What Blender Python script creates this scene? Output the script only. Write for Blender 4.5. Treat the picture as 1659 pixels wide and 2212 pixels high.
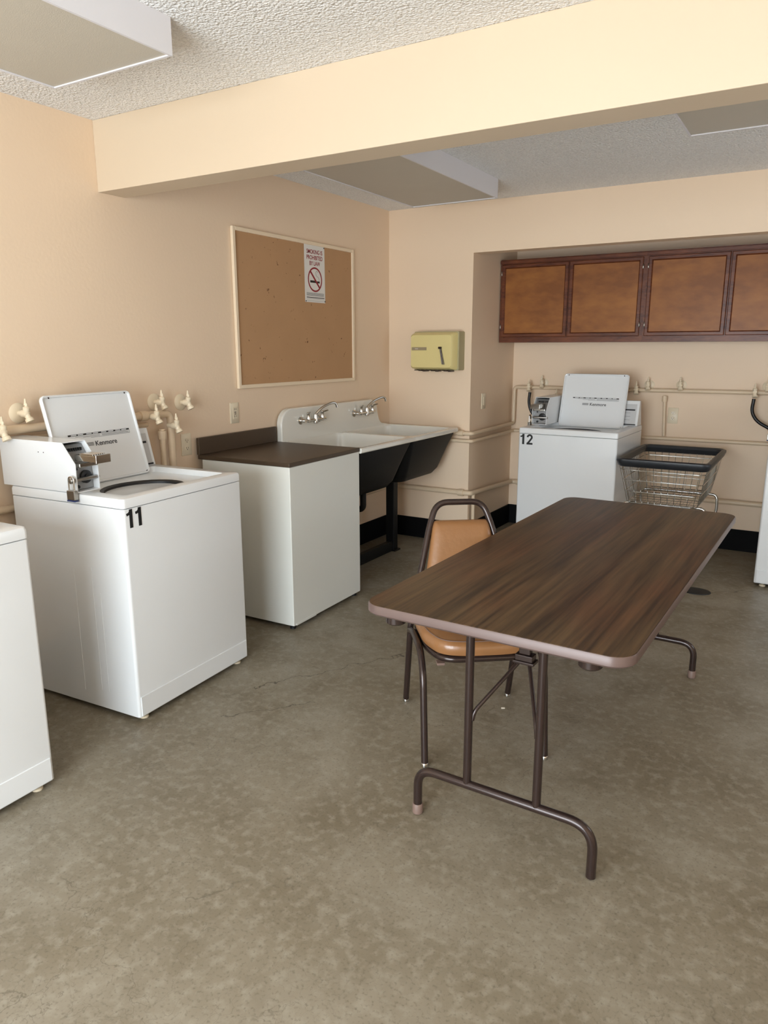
import bpy, bmesh, math, random
from mathutils import Vector, Matrix
for o in list(bpy.data.objects): bpy.data.objects.remove(o)
SC = bpy.context.scene; COL = SC.collection; PI = math.pi
random.seed(4)

# ------------------------------------------------------------------ camera
CX, CY, CZ = 2.9108, -1.0315, 1.4586
YAW, PITCH, ROLL, FPX = 0.5403, 0.2213, -0.0019, 1579.8
Fv = Vector((-math.sin(YAW)*math.cos(PITCH), math.cos(YAW)*math.cos(PITCH), -math.sin(PITCH)))
Rv = Vector((math.cos(YAW), math.sin(YAW), 0)); Uv = Rv.cross(Fv)
R2 = Rv*math.cos(ROLL)+Uv*math.sin(ROLL); U2 = -Rv*math.sin(ROLL)+Uv*math.cos(ROLL)
cd = bpy.data.cameras.new('camera'); cam = bpy.data.objects.new('camera', cd); COL.objects.link(cam)
cd.sensor_fit = 'HORIZONTAL'; cd.sensor_width = 36; cd.lens = 36*FPX/1659; cd.clip_start = .05
M = Matrix((R2, U2, -Fv)).transposed().to_4x4(); M.translation = (CX, CY, CZ); cam.matrix_world = M
SC.camera = cam

# ------------------------------------------------------------------ light
SC.view_settings.view_transform = 'Standard'; SC.view_settings.look = 'None'
SC.view_settings.gamma = 1; SC.view_settings.use_curve_mapping = False
SC.view_settings.exposure = 0.8
W = bpy.data.worlds.new('world'); SC.world = W; W.use_nodes = True
W.node_tree.nodes['Background'].inputs[0].default_value = (0.80, 0.90, 1.0, 1)
W.node_tree.nodes['Background'].inputs[1].default_value = 1.4
def area(name, loc, rot, sx, sy, power, color):
    l = bpy.data.lights.new(name, 'AREA'); l.shape = 'RECTANGLE'; l.size = sx; l.size_y = sy
    l.energy = power; l.color = color
    o = bpy.data.objects.new(name, l); o.location = loc; o.rotation_euler = rot; COL.objects.link(o); return o
DX0, DX1, DZ1 = 0.8, 3.3, 2.1           # doorway behind the camera
WY0, WY1, WZ0, WZ1 = 1.9, 3.3, 0.85, 1.95  # window in the right wall
area('daylight_door', ((DX0+DX1)/2, -2.93, 1.06), (math.radians(90), 0, 0), DX1-DX0-.06, 2.04, 116, (0.83, 0.93, 1.0))
sl_ = bpy.data.lights.new('sun', 'SUN'); sl_.energy = 8.0; sl_.angle = math.radians(1); sl_.color = (1.0, .97, .93)
so_ = bpy.data.objects.new('sun', sl_); COL.objects.link(so_); so_.rotation_euler = (math.radians(38), 0, math.radians(-8))
area('daylight_window', (4.53, (WY0+WY1)/2, (WZ0+WZ1)/2), (math.radians(90), 0, math.radians(90)), 1.3, 1.0, 3.2, (0.82, 0.91, 1.0))

# ------------------------------------------------------------------ materials
def nt(m): return m.node_tree.nodes, m.node_tree.links
def srgb(*c):
    out = []
    for v in c:
        v /= 255
        out.append(v/12.92 if v <= .04045 else ((v+.055)/1.055)**2.4)
    return (*out, 1)
def mat(name, col, rough=.5, metal=0, spec=.5, bump=0, bscale=200, var=0, vscale=3, coat=0, detail=3, coords='Object'):
    m = bpy.data.materials.new(name); m.use_nodes = True; N, L = nt(m); b = N['Principled BSDF']
    b.inputs['Base Color'].default_value = col; b.inputs['Roughness'].default_value = rough
    b.inputs['Metallic'].default_value = metal; b.inputs['Specular IOR Level'].default_value = spec
    b.inputs['Coat Weight'].default_value = coat
    tc = N.new('ShaderNodeTexCoord')
    n = N.new('ShaderNodeTexNoise'); n.inputs['Scale'].default_value = vscale; n.inputs['Detail'].default_value = detail
    L.new(tc.outputs[coords], n.inputs['Vector'])
    mx = N.new('ShaderNodeMix'); mx.data_type = 'RGBA'
    k = 1-var
    mx.inputs['A'].default_value = (col[0]*k, col[1]*k, col[2]*k, 1); mx.inputs['B'].default_value = col
    L.new(n.outputs['Fac'], mx.inputs['Factor']); L.new(mx.outputs['Result'], b.inputs['Base Color'])
    if bump:
        n2 = N.new('ShaderNodeTexNoise'); n2.inputs['Scale'].default_value = bscale; n2.inputs['Detail'].default_value = 2
        L.new(tc.outputs[coords], n2.inputs['Vector'])
        bp = N.new('ShaderNodeBump'); bp.inputs['Strength'].default_value = bump; bp.inputs['Distance'].default_value = .002
        L.new(n2.outputs['Fac'], bp.inputs['Height']); L.new(bp.outputs['Normal'], b.inputs['Normal'])
    return m
M_wall = mat('wall_paint', srgb(233, 208, 180), .55, bump=.25, bscale=60, var=.05, vscale=1.5)
M_beam = mat('beam_paint', srgb(209, 190, 165), .5, bump=.15, bscale=30, var=.04, vscale=2)
M_pipe = mat('painted_pipe', srgb(223, 200, 170), .4, bump=.1, var=.08, vscale=9)
M_encl = mat('painted_brass', srgb(236, 220, 192), .35, var=.06, vscale=20)
M_white = mat('white_enamel', srgb(229, 231, 232), .22, var=.03, vscale=4, coat=.2)
M_panel = mat('white_panel', srgb(220, 220, 213), .35, var=.04, vscale=3)
M_console = mat('console_grey', srgb(196, 196, 196), .4, var=.03)
M_grey = mat('grey_metal', srgb(150, 150, 150), .38, metal=.6, var=.15, vscale=30)
M_chrome = mat('chrome', srgb(205, 203, 198), .12, metal=1, var=.05)
M_steel = mat('worn_steel', srgb(165, 160, 152), .3, metal=1, var=.2, vscale=40)
M_black = mat('black_paint', srgb(16, 16, 17), .45, var=.1)
M_blackgloss = mat('black_cast_iron', srgb(9, 9, 10), .5, spec=.3, bump=.2, bscale=90, var=.2)
M_ink = mat('black_ink', srgb(12, 12, 12), .5)
M_greyink = mat('grey_ink', srgb(120, 120, 120), .6)
M_rubber = mat('black_rubber', srgb(18, 18, 20), .5)
M_hose = mat('hose_rubber', srgb(12, 12, 13), .4)
M_rimrub = mat('charcoal_bumper', srgb(38, 41, 46), .42, var=.3, vscale=20)
M_porc = mat('porcelain', srgb(232, 229, 220), .12, var=.03, vscale=5, coat=.5)
M_counter = mat('brown_laminate', srgb(74, 59, 44), .42, var=.10, vscale=60, bump=.05)
M_base = mat('black_baseboard', srgb(5, 5, 6), .7, spec=.15)
M_fixture = mat('white_fixture_metal', srgb(222, 221, 226), .4, var=.02)
M_diff = mat('lamp_diffuser', srgb(194, 187, 174), .5, bump=.3, bscale=300, var=.06, vscale=6)
M_frame = mat('cream_frame', srgb(236, 215, 186), .45, var=.04, vscale=12)
M_paper = mat('paper', srgb(226, 222, 216), .6, var=.02)
M_red = mat('red_ink', srgb(140, 22, 34), .55)
M_yellow = mat('aged_cream_plastic', srgb(222, 205, 142), .4, var=.05, vscale=4)
M_yshade = mat('shaded_cream_plastic', srgb(170, 160, 122), .45, var=.06, vscale=4)  # darker copy of the cream plastic, side shade put into the colour
M_tan = mat('tan_vinyl', srgb(154, 108, 68), .28, bump=.5, bscale=45, var=.30, vscale=7, coat=.15)
M_brownmetal = mat('brown_enamel_tube', srgb(56, 43, 39), .22, metal=.35, spec=.6, var=.1, vscale=20)
M_edge = mat('mauve_edge_band', srgb(98, 80, 75), .38, metal=.1, var=.08, vscale=14)
M_foot = mat('brown_rubber_cap', srgb(120, 98, 88), .5, var=.1)
M_outlet = mat('cream_plastic', srgb(222, 208, 182), .35, var=.02)
M_glass_ext = mat('exterior_concrete', srgb(214, 211, 205), .7, var=.1)
M_blue = mat('blue_bumper', srgb(38, 52, 96), .4)
M_tub = mat('grey_tub', srgb(118, 123, 126), .35, var=.08, vscale=12)
M_crumb = mat('pale_crumb', srgb(214, 206, 190), .8)

def wood(name, c1, c2, rough, scale, axis='Y', stretch=.06, coat=0, reddish=None):
    m = bpy.data.materials.new(name); m.use_nodes = True; N, L = nt(m); b = N['Principled BSDF']
    b.inputs['Roughness'].default_value = rough; b.inputs['Specular IOR Level'].default_value = .3; b.inputs['Coat Weight'].default_value = coat; b.inputs['Coat Roughness'].default_value = .25
    tc = N.new('ShaderNodeTexCoord'); mp = N.new('ShaderNodeMapping')
    s = [1, 1, 1]; s['XYZ'.index(axis)] = stretch; mp.inputs['Scale'].default_value = s
    L.new(tc.outputs['Object'], mp.inputs['Vector'])
    n1 = N.new('ShaderNodeTexNoise'); n1.inputs['Scale'].default_value = scale; n1.inputs['Detail'].default_value = 6; n1.inputs['Distortion'].default_value = 1.2
    n2 = N.new('ShaderNodeTexNoise'); n2.inputs['Scale'].default_value = scale*7; n2.inputs['Detail'].default_value = 4
    L.new(mp.outputs[0], n1.inputs['Vector']); L.new(mp.outputs[0], n2.inputs['Vector'])
    r = N.new('ShaderNodeValToRGB'); r.color_ramp.elements[0].position = .32; r.color_ramp.elements[1].position = .68
    r.color_ramp.elements[0].color = c1; r.color_ramp.elements[1].color = c2
    ad = N.new('ShaderNodeMath'); ad.operation = 'MULTIPLY_ADD'; ad.inputs[1].default_value = .6
    L.new(n2.outputs['Fac'], ad.inputs[0])
    sc = N.new('ShaderNodeMath'); sc.operation = 'MULTIPLY_ADD'; sc.inputs[1].default_value = .9; sc.inputs[2].default_value = -.25
    L.new(n1.outputs['Fac'], sc.inputs[0]); L.new(sc.outputs[0], ad.inputs[2]); L.new(ad.outputs[0], r.inputs[0])
    out = r.outputs[0]
    if reddish:
        n3 = N.new('ShaderNodeTexNoise'); n3.inputs['Scale'].default_value = 4; n3.inputs['Detail'].default_value = 2
        mp2 = N.new('ShaderNodeMapping'); s2 = [1.6, 1.6, 1.6]; s2['XYZ'.index(axis)] = .5; mp2.inputs['Scale'].default_value = s2
        L.new(tc.outputs['Object'], mp2.inputs['Vector']); L.new(mp2.outputs[0], n3.inputs['Vector'])
        mx = N.new('ShaderNodeMix'); mx.data_type = 'RGBA'; mx.blend_type = 'MULTIPLY'; mx.inputs['B'].default_value = reddish
        rr = N.new('ShaderNodeMapRange'); rr.inputs[1].default_value = .42; rr.inputs[2].default_value = .66
        L.new(n3.outputs['Fac'], rr.inputs[0]); L.new(rr.outputs[0], mx.inputs['Factor']); L.new(out, mx.inputs['A']); out = mx.outputs['Result']
    L.new(out, b.inputs['Base Color'])
    return m
M_table = wood('walnut_laminate', srgb(42, 29, 20), srgb(94, 73, 49), .36, 15, 'Y', .035, reddish=(1.0, .76, .74, 1))
M_stile = wood('dark_stained_wood', srgb(74, 34, 18), srgb(112, 60, 32), .4, 14, 'X', .2, coat=.1)
M_ply = wood('amber_plywood', srgb(126, 74, 30), srgb(156, 99, 44), .5, 3, 'X', .5, coat=.1)

def corkmat():
    m = mat('pin_board', srgb(188, 146, 105), .75, bump=.4, bscale=300, var=.14, vscale=5); N, L = nt(m); b = N['Principled BSDF']
    tc = N['Texture Coordinate']; v = N.new('ShaderNodeTexNoise'); v.inputs['Scale'].default_value = 38; v.inputs['Detail'].default_value = 5
    L.new(tc.outputs['Object'], v.inputs['Vector'])
    r = N.new('ShaderNodeMapRange'); r.inputs[1].default_value = .68; r.inputs[2].default_value = .74; L.new(v.outputs['Fac'], r.inputs[0])
    mx = N.new('ShaderNodeMix'); mx.data_type = 'RGBA'; mx.inputs['B'].default_value = srgb(110, 72, 42)
    src = b.inputs['Base Color'].links[0].from_socket
    L.new(r.outputs[0], mx.inputs['Factor']); L.new(src, mx.inputs['A']); L.new(mx.outputs['Result'], b.inputs['Base Color'])
    return m
M_cork = corkmat()

def popcorn():
    m = bpy.data.materials.new('popcorn_ceiling'); m.use_nodes = True; N, L = nt(m); b = N['Principled BSDF']
    b.inputs['Roughness'].default_value = .9
    tc = N.new('ShaderNodeTexCoord')
    v = N.new('ShaderNodeTexVoronoi'); v.inputs['Scale'].default_value = 110; L.new(tc.outputs['Object'], v.inputs['Vector'])
    n = N.new('ShaderNodeTexNoise'); n.inputs['Scale'].default_value = 75; n.inputs['Detail'].default_value = 6; L.new(tc.outputs['Object'], n.inputs['Vector'])
    ad = N.new('ShaderNodeMath'); ad.operation = 'SUBTRACT'; L.new(n.outputs['Fac'], ad.inputs[0]); 
    mu = N.new('ShaderNodeMath'); mu.operation = 'MULTIPLY'; mu.inputs[1].default_value = .6; L.new(v.outputs['Distance'], mu.inputs[0]); L.new(mu.outputs[0], ad.inputs[1])
    bp = N.new('ShaderNodeBump'); bp.inputs['Strength'].default_value = .9; bp.inputs['Distance'].default_value = .012
    L.new(ad.outputs[0], bp.inputs['Height']); L.new(bp.outputs['Normal'], b.inputs['Normal'])
    r = N.new('ShaderNodeMapRange'); r.inputs[1].default_value = 0; r.inputs[2].default_value = .5; L.new(ad.outputs[0], r.inputs[0])
    mx = N.new('ShaderNodeMix'); mx.data_type = 'RGBA'; mx.inputs['A'].default_value = srgb(232, 230, 228); mx.inputs['B'].default_value = srgb(250, 249, 247)
    L.new(r.outputs[0], mx.inputs['Factor']); L.new(mx.outputs['Result'], b.inputs['Base Color'])
    return m
M_ceil = popcorn()

def floormat():
    m = bpy.data.materials.new('worn_concrete'); m.use_nodes = True; N, L = nt(m); b = N['Principled BSDF']
    tc = N.new('ShaderNodeTexCoord'); P = tc.outputs['Object']
    def noise(s, d=5, dist=0, vec=P):
        n = N.new('ShaderNodeTexNoise'); n.inputs['Scale'].default_value = s; n.inputs['Detail'].default_value = d; n.inputs['Distortion'].default_value = dist
        L.new(vec, n.inputs['Vector']); return n.outputs['Fac']
    def rng(s, a, c, lo=0, hi=1):
        r = N.new('ShaderNodeMapRange'); r.inputs[1].default_value = a; r.inputs[2].default_value = c; r.inputs[3].default_value = lo; r.inputs[4].default_value = hi
        L.new(s, r.inputs[0]); return r.outputs[0]
    def mix(f, a, c, mode='MIX'):
        x = N.new('ShaderNodeMix'); x.data_type = 'RGBA'; x.blend_type = mode
        if isinstance(f, float): x.inputs['Factor'].default_value = f
        else: L.new(f, x.inputs['Factor'])
        for k, s in (('A', a), ('B', c)):
            if isinstance(s, tuple): x.inputs[k].default_value = s
            else: L.new(s, x.inputs[k])
        return x.outputs['Result']
    c = mix(rng(noise(1.6, 6, .4), .35, .65), srgb(125, 114, 95), srgb(145, 136, 120))
    c = mix(rng(noise(5, 9, .2), .42, .72, 0, .8), c, srgb(116, 105, 86))
    c = mix(rng(noise(30, 9, 0), .48, .72, 0, .75), c, srgb(155, 147, 131))
    c = mix(rng(noise(110, 6), .54, .72, 0, .5), c, srgb(89, 80, 65))
    # cracks
    nv = N.new('ShaderNodeTexNoise'); nv.inputs['Scale'].default_value = 7; nv.inputs['Detail'].default_value = 7; L.new(P, nv.inputs['Vector'])
    vm = N.new('ShaderNodeVectorMath'); vm.operation = 'MULTIPLY_ADD'; vm.inputs[1].default_value = (.25, .25, 0); L.new(nv.outputs['Color'], vm.inputs[0]); L.new(P, vm.inputs[2])
    for sc, w, st, gs in ((5.5, .006, .5, 1.1), (14, .012, .35, 1.8)):
        vo = N.new('ShaderNodeTexVoronoi'); vo.feature = 'DISTANCE_TO_EDGE'; vo.inputs['Scale'].default_value = sc; L.new(vm.outputs[0], vo.inputs['Vector'])
        f = rng(vo.outputs['Distance'], 0, w, st, 0); g = rng(noise(gs, 3), .47, .58)
        mu = N.new('ShaderNodeMath'); mu.operation = 'MULTIPLY'; L.new(f, mu.inputs[0]); L.new(g, mu.inputs[1])
        c = mix(mu.outputs[0], c, srgb(70, 60, 47))
    nz = N.new('ShaderNodeTexNoise'); nz.inputs['Scale'].default_value = 9; nz.inputs['Detail'].default_value = 6; L.new(P, nz.inputs['Vector'])
    def vmath(op, a, v2):
        x = N.new('ShaderNodeVectorMath'); x.operation = op; L.new(a, x.inputs[0]); x.inputs[1].default_value = v2; return x
    def smath(op, a, v2):
        x = N.new('ShaderNodeMath'); x.operation = op
        for k, q in ((0, a), (1, v2)):
            if isinstance(q, (int, float)): x.inputs[k].default_value = q
            else: L.new(q, x.inputs[k])
        return x.outputs[0]
    for (ax, ay, bx, by) in ((.89, 1.22, 1.30, 1.90), (2.44, 3.62, 2.75, 3.86), (.95, .95, 1.2, 1.25)):
        ln = math.hypot(bx-ax, by-ay); ux, uy = (bx-ax)/ln, (by-ay)/ln
        rel = vmath('SUBTRACT', P, (ax, ay, 0)).outputs[0]
        tt = vmath('DOT_PRODUCT', rel, (ux, uy, 0)).outputs['Value']; dd = vmath('DOT_PRODUCT', rel, (-uy, ux, 0)).outputs['Value']
        dd = smath('ABSOLUTE', smath('ADD', dd, smath('MULTIPLY', smath('SUBTRACT', nz.outputs['Fac'], .5), .16)), 0)
        f = smath('MULTIPLY', rng(dd, .0005, .0035, .75, 0), smath('MULTIPLY', smath('GREATER_THAN', tt, 0), smath('LESS_THAN', tt, ln)))
        c = mix(f, c, srgb(56, 46, 36))
    L.new(c, b.inputs['Base Color'])
    r = rng(noise(5, 5), .3, .7, .34, .5); L.new(r, b.inputs['Roughness'])
    b.inputs['Specular IOR Level'].default_value = .32
    bp = N.new('ShaderNodeBump'); bp.inputs['Strength'].default_value = .12; bp.inputs['Distance'].default_value = .002
    L.new(noise(60, 6), bp.inputs['Height']); L.new(bp.outputs['Normal'], b.inputs['Normal'])
    return m
M_floor = floormat()

# ------------------------------------------------------------------ helpers
def thing(name, label, cat, loc=(0, 0, 0), rz=0, group=None):
    o = bpy.data.objects.new(name, None); COL.objects.link(o); o.location = loc; o.rotation_euler = (0, 0, rz)
    o.empty_display_size = .05; o['label'] = label; o['category'] = cat
    if group: o['group'] = group
    return o
def tag(o, label, cat, group=None):
    o['label'] = label; o['category'] = cat
    if group: o['group'] = group
    return o
def obj(name, bm, m, parent=None, smooth=True, bevel=0, loc=None, rot=None, seg=2):
    bmesh.ops.recalc_face_normals(bm, faces=bm.faces)
    me = bpy.data.meshes.new(name); bm.to_mesh(me); bm.free()
    o = bpy.data.objects.new(name, me); COL.objects.link(o)
    for mm in (m if isinstance(m, (list, tuple)) else [m]): me.materials.append(mm)
    if smooth:
        for p in me.polygons: p.use_smooth = True
        me.set_sharp_from_angle(angle=math.radians(38))
    if bevel:
        b = o.modifiers.new('bevel', 'BEVEL'); b.width = bevel; b.segments = seg; b.limit_method = 'ANGLE'; b.angle_limit = math.radians(40)
        b.harden_normals = True
    if loc: o.location = loc
    if rot: o.rotation_euler = rot
    if parent: o.parent = parent
    return o
def islands(bm):
    seen = set(); out = []
    for v in bm.verts:
        if v in seen: continue
        st = [v]; seen.add(v); isl = []
        while st:
            q = st.pop(); isl.append(q)
            for e in q.link_edges:
                w = e.other_vert(q)
                if w not in seen: seen.add(w); st.append(w)
        out.append(isl)
    return out
def objs(name, bm, m, parent, **k):
    """each separate piece of bm becomes a part of its own"""
    bm.verts.index_update(); res = []
    for isl in islands(bm):
        ids = {v: i for i, v in enumerate(isl)}; nb = bmesh.new(); nv = [nb.verts.new(v.co) for v in isl]; fs = set(f for v in isl for f in v.link_faces)
        for f in fs: nb.faces.new([nv[ids[v]] for v in f.verts])
        res.append(obj(name, nb, m, parent, **k))
    bm.free(); return res
def B(): return bmesh.new()
def box(bm, x0, x1, y0, y1, z0, z1, mi=0):
    vs = [bm.verts.new((x, y, z)) for x in (x0, x1) for y in (y0, y1) for z in (z0, z1)]
    for f in ((0, 1, 3, 2), (4, 6, 7, 5), (0, 4, 5, 1), (2, 3, 7, 6), (0, 2, 6, 4), (1, 5, 7, 3)):
        bm.faces.new([vs[i] for i in f]).material_index = mi
    return bm
def rr(cx, cy, w, h, r, n=32):
    pts = []; q = n//4
    for k, (sx, sy) in enumerate(((1, 1), (-1, 1), (-1, -1), (1, -1))):
        ox, oy = cx+sx*(w/2-r), cy+sy*(h/2-r)
        for i in range(q):
            a = (k+(i/(q-1)))*PI/2; pts.append((ox+r*math.cos(a), oy+r*math.sin(a)))
    return pts
def ell(cx, cy, a, b, n=32):
    pts = []; q = n//4
    for k in range(4):
        for i in range(q):
            t = (k+(i+.5)/q)*PI/2; pts.append((cx+a*math.cos(t), cy+b*math.sin(t)))
    return pts
def loft(bm, loops, cap0=True, cap1=True, mi=0):
    rings = [[bm.verts.new(p) for p in l] for l in loops]; n = len(rings[0])
    for a, b in zip(rings, rings[1:]):
        for i in range(n):
            j = (i+1) % n
            bm.faces.new((a[i], a[j], b[j], b[i])).material_index = mi
    if cap0: bm.faces.new(rings[0][::-1]).material_index = mi
    if cap1: bm.faces.new(rings[-1]).material_index = mi
    return bm
def z3(pts, z): return [(x, y, z) for x, y in pts]
def prism(bm, pts, axis, a, b, mi=0):
    """polygon pts (2D) extruded along axis from a to b"""
    def P(p, t):
        return {'X': (t, p[0], p[1]), 'Y': (p[0], t, p[1]), 'Z': (p[0], p[1], t)}[axis]
    v0 = [bm.verts.new(P(p, a)) for p in pts]; v1 = [bm.verts.new(P(p, b)) for p in pts]; n = len(pts)
    bm.faces.new(v0[::-1]).material_index = mi; bm.faces.new(v1).material_index = mi
    for i in range(n):
        j = (i+1) % n; bm.faces.new((v0[i], v0[j], v1[j], v1[i])).material_index = mi
    return bm
def roundpath(pts, rad, seg=6, closed=False):
    pts = [Vector(p) for p in pts]; out = []; n = len(pts)
    for i, p in enumerate(pts):
        if not closed and i in (0, n-1): out.append(p); continue
        r = rad[i] if isinstance(rad, (list, tuple)) else rad
        a, c = pts[i-1], pts[(i+1) % n]; da, dc = (a-p), (c-p)
        r_ = min(r, da.length*.49, dc.length*.49)
        if r_ < 1e-5: out.append(p); continue
        A = p+da.normalized()*r_; Cc = p+dc.normalized()*r_
        for k in range(seg+1):
            t = k/seg; out.append(A*(1-t)**2+p*2*t*(1-t)+Cc*t*t)
    return out
def tube(bm, pts, r, n=12, closed=False, cap=True, mi=0):
    pts = [Vector(p) for p in pts]; m = len(pts); rings = []
    rad = r if isinstance(r, (list, tuple)) else [r]*m
    up = None
    for i, p in enumerate(pts):
        if closed: t = (pts[(i+1) % m]-pts[i-1])
        elif i == 0: t = pts[1]-p
        elif i == m-1: t = p-pts[-2]
        else: t = (pts[i+1]-p).normalized()+(p-pts[i-1]).normalized()
        t.normalize()
        if up is None:
            up = Vector((0, 0, 1)) if abs(t.z) < .9 else Vector((1, 0, 0))
        u = (up-t*up.dot(t))
        if u.length < 1e-4: u = t.orthogonal()
        u.normalize(); up = u; v = t.cross(u)
        rings.append([bm.verts.new(p+(u*math.cos(2*PI*k/n)+v*math.sin(2*PI*k/n))*rad[i]) for k in range(n)])
    pairs = list(zip(rings, rings[1:]))+([(rings[-1], rings[0])] if closed else [])
    for a, b in pairs:
        for i in range(n):
            j = (i+1) % n; bm.faces.new((a[i], a[j], b[j], b[i])).material_index = mi
    if cap and not closed:
        bm.faces.new(rings[0][::-1]).material_index = mi; bm.faces.new(rings[-1]).material_index = mi
    return bm
def lathe(bm, p0, d, prof, n=20, mi=0):
    """prof: (t along d, radius)"""
    d = Vector(d).normalized(); p0 = Vector(p0); u = d.orthogonal().normalized(); v = d.cross(u)
    rings = [[bm.verts.new(p0+d*t+(u*math.cos(2*PI*k/n)+v*math.sin(2*PI*k/n))*max(r, 1e-4)) for k in range(n)] for t, r in prof]
    for a, b in zip(rings, rings[1:]):
        for i in range(n):
            j = (i+1) % n; bm.faces.new((a[i], a[j], b[j], b[i])).material_index = mi
    bm.faces.new(rings[0][::-1]).material_index = mi; bm.faces.new(rings[-1]).material_index = mi
    return bm
def text(name, body, size, m, parent, origin, xdir, ydir, extrude=.0006, offset=0, align='LEFT', sx=1.0, shear=0):
    c = bpy.data.curves.new('t', 'FONT'); c.body = body; c.size = size; c.extrude = extrude; c.offset = offset
    c.align_x = align; c.align_y = 'BOTTOM_BASELINE'; c.shear = shear
    t = bpy.data.objects.new('t', c); COL.objects.link(t)
    dg = bpy.context.evaluated_depsgraph_get(); dg.update()
    me = bpy.data.meshes.new_from_object(t.evaluated_get(dg)); bpy.data.objects.remove(t); bpy.data.curves.remove(c)
    X = Vector(xdir).normalized(); Y = Vector(ydir).normalized(); Z = X.cross(Y)
    Mx = Matrix((X*sx, Y, Z)).transposed().to_4x4(); Mx.translation = origin; me.transform(Mx)
    me.materials.clear(); me.materials.append(m); me.name = name
    o = bpy.data.objects.new(name, me); COL.objects.link(o); o.parent = parent; return o
def struct(name, bm, m, **k):
    o = obj(name, bm, m, **k); o['kind'] = 'structure'; return o

# ------------------------------------------------------------------ room
H, HB, YB0, YB1 = 2.4377, 2.1405, 1.328, 1.478
YW, XA, YW2, ZA, HBB = 3.902, .6854, 4.7386, 2.1024, .158
XR, YF = 4.4, -2.9
struct('floor', box(B(), -.2, XR+.2, YF-.2, YW2+.2, -.1, 0), M_floor, smooth=False)
struct('ceiling', box(B(), -.2, XR+.2, YF-.2, YW2+.2, H, H+.1), M_ceil, smooth=False)
struct('wall_left', box(B(), -.15, 0, YF-.15, YW+.0, 0, H), M_wall, smooth=False)
bm = B(); box(bm, -.15, XA, YW, YW2+.12, 0, H); box(bm, XA, XR+.15, YW2, YW2+.12, 0, H); box(bm, XA, XR+.15, YW, YW+.11, ZA, H)
struct('wall_back', bm, M_wall, smooth=False)
bm = B(); box(bm, XR, XR+.15, YF-.15, WY0, 0, H); box(bm, XR, XR+.15, WY1, YW2, 0, H); box(bm, XR, XR+.15, WY0, WY1, 0, WZ0); box(bm, XR, XR+.15, WY0, WY1, WZ1, H)
struct('wall_right', bm, M_wall, smooth=False)
bm = B(); box(bm, 0, DX0, YF-.15, YF, 0, H); box(bm, DX1, XR, YF-.15, YF, 0, H); box(bm, DX0, DX1, YF-.15, YF, DZ1, H)
struct('wall_front', bm, M_wall, smooth=False)
struct('ceiling_beam', box(B(), 0, XR, YB0, YB1, HB, H), M_beam, bevel=.003)
bm = B(); box(bm, 0, .012, YF, YW, 0, HBB); struct('baseboard_left', bm, M_base, bevel=.003)
bm = B(); box(bm, .012, XA+.0, YW-.012, YW, 0, HBB); box(bm, XA, XA+.012, YW-.012, YW2, 0, HBB); box(bm, XA+.012, XR, YW2-.012, YW2, 0, HBB)
struct('baseboard_back', bm, M_base, bevel=.003)
bm = B(); t_ = .05
for a in (DX0, DX1-t_): box(bm, a, a+t_, YF-.12, YF-.0, 0, DZ1)
box(bm, DX0+t_, DX1-t_, YF-.12, YF, DZ1-t_, DZ1); struct('door_1', bm, M_frame)
bm = B()
for a in (WY0, WY1-t_): box(bm, XR+.01, XR+.10, a, a+t_, WZ0, WZ1)
for a in (WZ0, WZ1-t_): box(bm, XR+.01, XR+.10, WY0+t_, WY1-t_, a, a+t_)
struct('window_1', bm, M_frame)
struct('ground_outside', box(B(), -4, 8, -12, YF-.21, -.12, -.02), M_glass_ext, smooth=False)

# ------------------------------------------------------------------ ceiling lights
def fixture(label, x0, x1, y0, y1, z0=2.331):
    t = thing('ceiling_light', label, 'ceiling light', ((x0+x1)/2, (y0+y1)/2, H), 0, 'box lights on the ceiling')
    cx, cy = (x0+x1)/2, (y0+y1)/2; a, b = (x1-x0)/2, (y1-y0)/2; zz = z0-H; s = .009
    bm = B()
    box(bm, -a, -a+.004, -b, b, zz, 0); box(bm, a-.004, a, -b, b, zz, 0); box(bm, -a+.004, a-.004, -b, -b+.004, zz, 0); box(bm, -a+.004, a-.004, b-.004, b, zz, 0)
    for q in ((-a+.004, -a+s, -b+.004, b-.004), (a-s, a-.004, -b+.004, b-.004), (-a+s, a-s, -b+.004, -b+s), (-a+s, a-s, b-s, b-.004)):
        box(bm, *q, zz, zz+.004)
    obj('housing', bm, M_fixture, t, smooth=False)
    obj('diffuser', box(B(), -a+s-.004, a-s+.004, -b+s-.004, b-s+.004, zz+.004, zz+.010), M_diff, t, smooth=False)
    return t
f1 = fixture('large box ceiling light in front of the beam, at the picture\'s top left', .505, 1.075, -.445, .775)
fixture('box ceiling light behind the beam, above the sink and left wall', .505, 1.085, 2.12, 3.345)
fixture('box ceiling light behind the beam, above the brown table\'s far right', 2.285, 3.505, 1.94, 2.545)

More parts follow.
